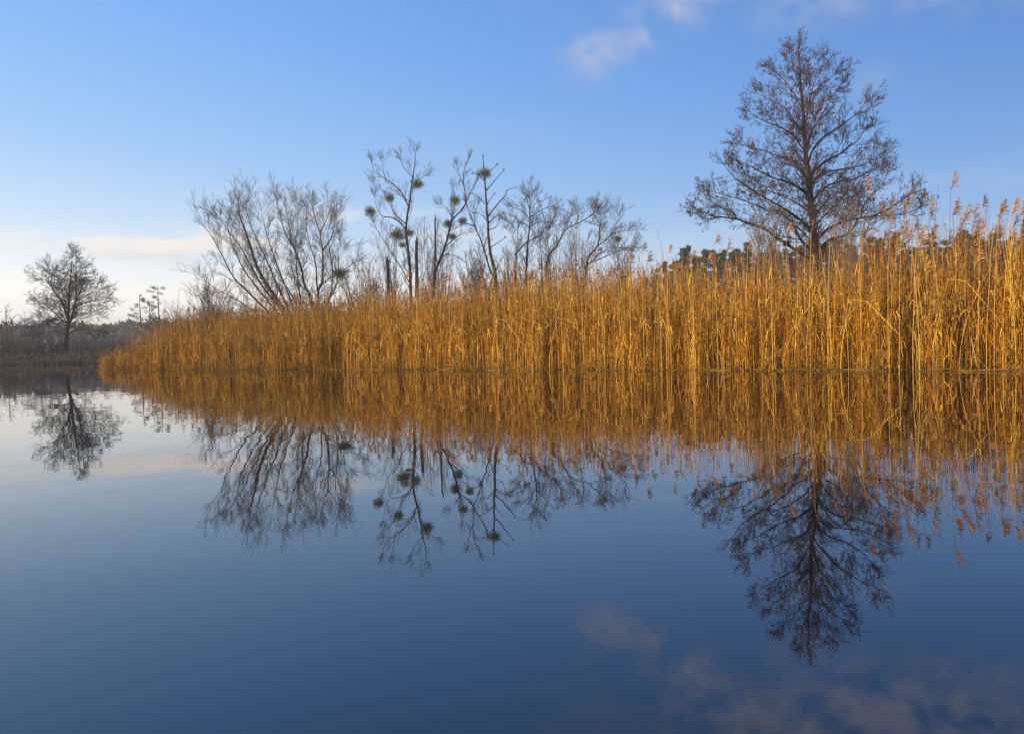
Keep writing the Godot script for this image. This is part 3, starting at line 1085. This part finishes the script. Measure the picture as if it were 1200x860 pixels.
func reed_stem(b: Build, p: Vector3, lean: Vector3, h: float, r: float, col: Color, sides := 3) -> PackedVector3Array:
	var pts := PackedVector3Array()
	var ra := PackedFloat32Array()
	for i in 5:
		var t := i / 4.0
		pts.push_back(p + Vector3(lean.x * t * t, h * t, lean.z * t * t) + Vector3(rng.randf_range(-1, 1), 0, rng.randf_range(-1, 1)) * 0.012 * t)
		ra.push_back(lerpf(r, r * 0.5, t))
	b.tube(pts, ra, sides, col)
	return pts

func reed_leaf(b: Build, at: Vector3, col: Color, droop: float, size := 1.0) -> void:
	var a := rng.randf() * TAU
	# the wind has combed most blades to the right
	var d := Vector3(cos(a) * 0.8 + 0.35, 0, sin(a) * 0.8).normalized()
	var l := rng.randf_range(0.22, 0.50) * size
	var p1 := at + d * l * 0.13 + Vector3.UP * l * rng.randf_range(0.15, 0.5) * (1.0 - droop)
	var p2 := p1 + d * l * 0.13 - Vector3.UP * l * droop * rng.randf_range(0.3, 0.8)
	var p3 := p2 + d * l * 0.10 - Vector3.UP * l * droop * rng.randf_range(0.3, 0.7)
	var w := rng.randf_range(0.0045, 0.0085) * size
	var side := d.cross(Vector3.UP).lerp(rand_dir(), 0.5).normalized()
	b.strip(PackedVector3Array([at, p1, p2, p3]), PackedFloat32Array([w * 0.7, w, w * 0.7, 0.002]), side, col)

func reed_plume(b: Build, at: Vector3, size: float, col: Color) -> void:
	var sweep := Vector3(0.75, 0.0, 0.25 + rng.randf_range(-0.4, 0.4)).normalized()
	for k in 32:
		var t := rng.randf()
		var p := at + Vector3(sweep.x * 0.06 * t, -0.06 + 0.24 * t * size, 0)
		var l := size * rng.randf_range(0.07, 0.16) * (1.15 - 0.6 * t)
		var d := (sweep * rng.randf_range(0.2, 1.0) + rand_dir() * 0.35 + Vector3.UP * rng.randf_range(0.1, 0.9)).normalized()
		var s := rng.randf_range(0.7, 1.35)
		b.strip(PackedVector3Array([p, p + d * l * 0.6, p + d * l + Vector3(0.02, -0.03, 0)]), PackedFloat32Array([0.002, 0.006, 0.002]), rand_dir(), Color(col.r * s, col.g * s, col.b * s))

func plume_tone() -> Color:
	var s := rng.randf_range(0.75, 1.25)
	return Color(0.36 * s, 0.21 * s, 0.105 * s) if rng.randf() < 0.6 else Color(0.46 * s, 0.25 * s, 0.07 * s)

func reed_clump(tall: bool) -> Mesh:
	var b := Build.new()
	for k in 17:
		var p := Vector3(rng.randf_range(-0.24, 0.24), -0.08, rng.randf_range(-0.24, 0.24))
		var roll := rng.randf()
		var h := 2.6 * (lerpf(0.36, 0.62, roll / 0.70) if roll < 0.70 else lerpf(0.62, 0.97, (roll - 0.70) / 0.27) if roll < (0.93 if tall else 0.985) else rng.randf_range(0.95, 1.18 if tall else 1.04))
		var lean := Vector3(rng.randf_range(-0.16, 0.26), 0, rng.randf_range(-0.2, 0.2))
		var col := reed_tone()
		var pts := reed_stem(b, p, lean, h, rng.randf_range(0.0034, 0.0062), col)
		for q in 5:
			var t := rng.randf_range(0.10, 0.92)
			var f := t * 4.0
			var i := mini(int(f), 3)
			var s := rng.randf_range(0.8, 1.25)
			reed_leaf(b, pts[i].lerp(pts[i + 1], f - i), Color(col.r * s, col.g * s, col.b * s), rng.randf_range(0.3, 1.0) if t < 0.7 else rng.randf_range(0.0, 0.7))
		if h > 2.0 and rng.randf() < ((0.16 if h < 2.45 else 0.8) if tall else 0.20):
			reed_plume(b, pts[4], rng.randf_range(0.9, 1.4) if tall else rng.randf_range(0.55, 0.95), plume_tone())
	for k in 2:          # a broken straw across the stand
		var p := Vector3(rng.randf_range(-0.2, 0.2), rng.randf_range(0.1, 1.4), rng.randf_range(-0.2, 0.2))
		var d := (rand_dir() + Vector3.UP * 0.8).normalized() * rng.randf_range(0.3, 0.8)
		b.tube(PackedVector3Array([p, p + d]), PackedFloat32Array([0.006, 0.004]), 3, reed_tone())
	return b.mesh()

# how tall the stand is, along the bank (t) : read from the photograph
func stand_height(t: float) -> float:
	var h := 2.82
	h = lerpf(h, 2.62, smoothstep(2.0, 9.0, t))
	h = lerpf(h, 2.62, smoothstep(13.0, 20.0, t))
	h *= lerpf(1.0, 0.38, smoothstep(19.5, 26.3, t))
	h = lerpf(h, 2.75, smoothstep(-4.0, -9.0, t))
	return h

func make_reed_bed() -> void:
	var o := Node3D.new()
	o.name = "reed_bed"
	add_child(o)
	tag(o, "dense golden reed bed along the bank", "reeds", "", "stuff")
	var nz := FastNoiseLite.new()
	nz.seed = 77
	nz.frequency = 0.35
	for k in 12:
		var tall := k >= 9
		var m := reed_clump(tall)
		var xf := []
		var tint := []
		for band in [[0.0, 1.5, 120, 1.0], [1.5, 4.0, 84, 0.80], [4.0, 8.0, 40, 0.84]]:
			for i in int(band[2] * (0.26 if tall else 1.06)):
				var t := rng.randf_range(-17.0, -8.6) if tall else rng.randf_range(-17.0, 26.3)
				var s := rng.randf_range(band[0], band[1])
				var wob := 0.35 * nz.get_noise_1d(t * 2.0)
				var p := bank_point(s + wob, t)
				p.y = maxf(land_height(p.x, p.z), -0.35)
				var patch := nz.get_noise_2d(t, s * 1.5)
				var h: float = lerpf(band[3], 1.0, smoothstep(-6.0, 0.5, t)) * stand_height(t) / 2.6 * (1.0 + 0.12 * patch) * rng.randf_range(0.86, 1.10)
				if s < 0.5:
					h *= 0.9
				if tall:
					h *= 1.06
				var bs := Basis(Vector3.UP, rng.randf_range(-0.7, 0.7)).scaled(Vector3(1, h, 1))
				xf.append(Transform3D(bs, p))
				var g := rng.randf_range(0.68, 1.2) * (1.0 + 0.25 * patch)
				tint.append(Color(g, g * rng.randf_range(0.93, 1.09), g * rng.randf_range(0.8, 1.2)))
		scatter(o, "clumps", m, M.reed, xf, tint)

	# broken stubble and bent stalks straggling out into the water
	for k in 4:
		var b := Build.new()
		for q in 9:
			var p := Vector3(rng.randf_range(-0.25, 0.25), -0.1, rng.randf_range(-0.25, 0.25))
			var d := (rand_dir() * 0.8 + Vector3.UP).normalized() * rng.randf_range(0.15, 0.75)
			var mid := p + d * 0.7
			var fall := rand_dir() * rng.randf_range(0.1, 0.5)
			fall.y = -absf(fall.y) * 0.4
			b.tube(PackedVector3Array([p, mid, mid + fall]), PackedFloat32Array([0.006, 0.005, 0.003]), 3, reed_tone())
		for q in 4:
			var p := Vector3(rng.randf_range(-0.3, 0.3), 0.006, rng.randf_range(-0.3, 0.3))
			var a := rng.randf() * TAU
			var l := rng.randf_range(0.1, 0.45)
			b.tube(PackedVector3Array([p, p + Vector3(cos(a) * l, 0.015, sin(a) * l)]), PackedFloat32Array([0.005, 0.003]), 3, reed_tone())
		var xf := []
		var tint := []
		for i in 46:
			var t := rng.randf_range(-16.0, 25.5)
			var out := -0.75 * pow(rng.randf(), 1.8) * (0.6 + 0.9 * absf(nz.get_noise_1d(t * 3.0 + 50.0)) * 2.0)
			var p := bank_point(out, t)
			xf.append(Transform3D(Basis(Vector3.UP, rng.randf() * TAU), p))
			var g := rng.randf_range(0.5, 1.0)
			tint.append(Color(g, g, g))
		scatter(o, "stubble", b.mesh(), M.reed, xf, tint)

func make_front_reeds() -> void:
	# the reeds that show largest: the outermost ones along the water, each one a thing
	var protos := []
	for k in 14:
		protos.append(reed_parts(k))
	var words := {
		"plume": ["upright golden reed with a feathery plume at the water's edge of the reed bed", "plumed reeds along the water's edge"],
		"bare": ["upright straw-coloured reed without a plume at the water's edge of the reed bed", "plumeless reeds along the water's edge"],
		"lean": ["reed leaning slantwise across its upright neighbours at the water's edge", "leaning reeds along the water's edge"],
		"snap": ["snapped reed whose top hangs down over the water", "snapped reeds along the water's edge"],
	}
	for i in 300:
		var k := i % 14
		var t := lerpf(-15.0, 25.6, pow((i + rng.randf()) / 300.0, 1.35))
		var p := bank_point(rng.randf_range(-0.28, 0.12), t)
		p.y = maxf(land_height(p.x, p.z), -0.5)
		var pr: Dictionary = protos[k]
		var w: Array = words[pr.kind]
		var o := thing("reed", w[0], "reed", p, w[1])
		o.rotation.y = rng.randf_range(-0.6, 0.6)
		var h := stand_height(t) / 2.6 * rng.randf_range(0.74, 1.04) * lerpf(1.0, 0.86, smoothstep(-9.0, -5.0, t))
		o.scale = Vector3(1, h, 1)
		for q in pr.parts:
			part(o, q[0], q[1], M.reed)

func reed_parts(k: int) -> Dictionary:
	var kind: String = ["plume", "bare", "plume", "lean", "plume", "bare", "plume", "snap", "plume", "bare", "plume", "lean", "plume", "bare"][k]
	var parts := []
	var b := Build.new()
	var col := reed_tone()
	if k % 3 == 0:
		col = Color(0.66, 0.41, 0.09)
	var h := rng.randf_range(2.4, 2.9)
	var lean := Vector3(rng.randf_range(-0.2, 0.25), 0, rng.randf_range(-0.1, 0.2))
	if kind == "lean":
		lean = Vector3(rng.randf_range(0.6, 1.1) * (1.0 if k == 3 else -1.0), 0, 0.15)
		h = 1.9
	if kind == "snap":
		h = 1.5
	var pts := reed_stem(b, Vector3.ZERO, lean, h, 0.0058, col, 5)
	if kind == "snap":
		var e := pts[4]
		b.tube(PackedVector3Array([e, e + Vector3(0.25, -0.05, 0.1), e + Vector3(0.75, -0.75, 0.25)]), PackedFloat32Array([0.005, 0.006, 0.004]), 4, col)
	parts.append(["stem", b.mesh()])
	for q in 5:
		var lb := Build.new()
		var t := rng.randf_range(0.25, 0.95)
		var f := t * 4.0
		var i := mini(int(f), 3)
		var s := rng.randf_range(0.85, 1.25)
		reed_leaf(lb, pts[i].lerp(pts[i + 1], f - i), Color(col.r * s, col.g * s, col.b * s), rng.randf_range(0.2, 1.0), 1.0)
		parts.append(["leaf", lb.mesh()])
	if kind == "plume":
		var pb := Build.new()
		reed_plume(pb, pts[4], rng.randf_range(0.7, 1.15), plume_tone())
		parts.append(["plume", pb.mesh()])
	return {"kind": kind, "parts": parts}

# ---------------------------------------------------------------- small things on the water
func make_floating_things() -> void:
	# fallen straws lying on the water in front of the reeds
	for q in [[930, 432, 60.0, 0.9], [1030, 433, -14.0, 1.3], [965, 434, 10.0, 0.8], [1110, 434, 6.0, 1.1], [815, 433, -8.0, 0.8], [850, 434, 12.0, 0.6], [1165, 435, -6.0, 1.0]]:
		var d := ray(q[0], q[1])
		var p := Vector3(0, EYE, 0) + d * (EYE / -d.y)
		var o := thing("fallen_straw", "broken reed straw lying on the water at the foot of the reeds", "straw", Vector3(p.x, 0.008, p.z), "fallen straws at the water's edge")
		o.rotation_degrees.y = q[2]
		var b := Build.new()
		var l: float = q[3]
		b.tube(PackedVector3Array([Vector3(-l / 2, 0, 0), Vector3(0, 0.02, 0.03), Vector3(l / 2, 0.03, 0)]), PackedFloat32Array([0.006, 0.006, 0.004]), 5, Color(0.42, 0.28, 0.10))
		part(o, "stalk", b.mesh(), M.reed)
		var lb := Build.new()
		reed_leaf(lb, Vector3(l * 0.2, 0.02, 0.01), Color(0.55, 0.36, 0.13), 0.1)
		part(o, "leaf", lb.mesh(), M.reed)
	# pale fallen leaves drifting along the left end of the bed
	for q in [[122, 431], [131, 432], [147, 432], [162, 433], [178, 433], [196, 432.5], [233, 434], [245, 434], [262, 433], [301, 433]]:
		var d := ray(q[0], q[1])
		var p := Vector3(0, EYE, 0) + d * (EYE / -d.y)
		var o := thing("floating_leaf", "pale fallen leaf floating at the foot of the farthest reeds", "leaf", Vector3(p.x, 0.006, p.z), "pale leaves floating by the reeds")
		o.rotation.y = rng.randf() * TAU
		var s := rng.randf_range(0.07, 0.13)
		var b := Build.new()
		b.strip(PackedVector3Array([Vector3(-s, 0.0, 0), Vector3(-s * 0.3, 0.012, s * 0.1), Vector3(s * 0.4, 0.01, 0), Vector3(s, 0.03, 0)]), PackedFloat32Array([0.1 * s, 0.55 * s, 0.5 * s, 0.05 * s]), Vector3(0, 0, 1), Color(0.62, 0.52, 0.26))
		part(o, "blade", b.mesh(), M.leaf)
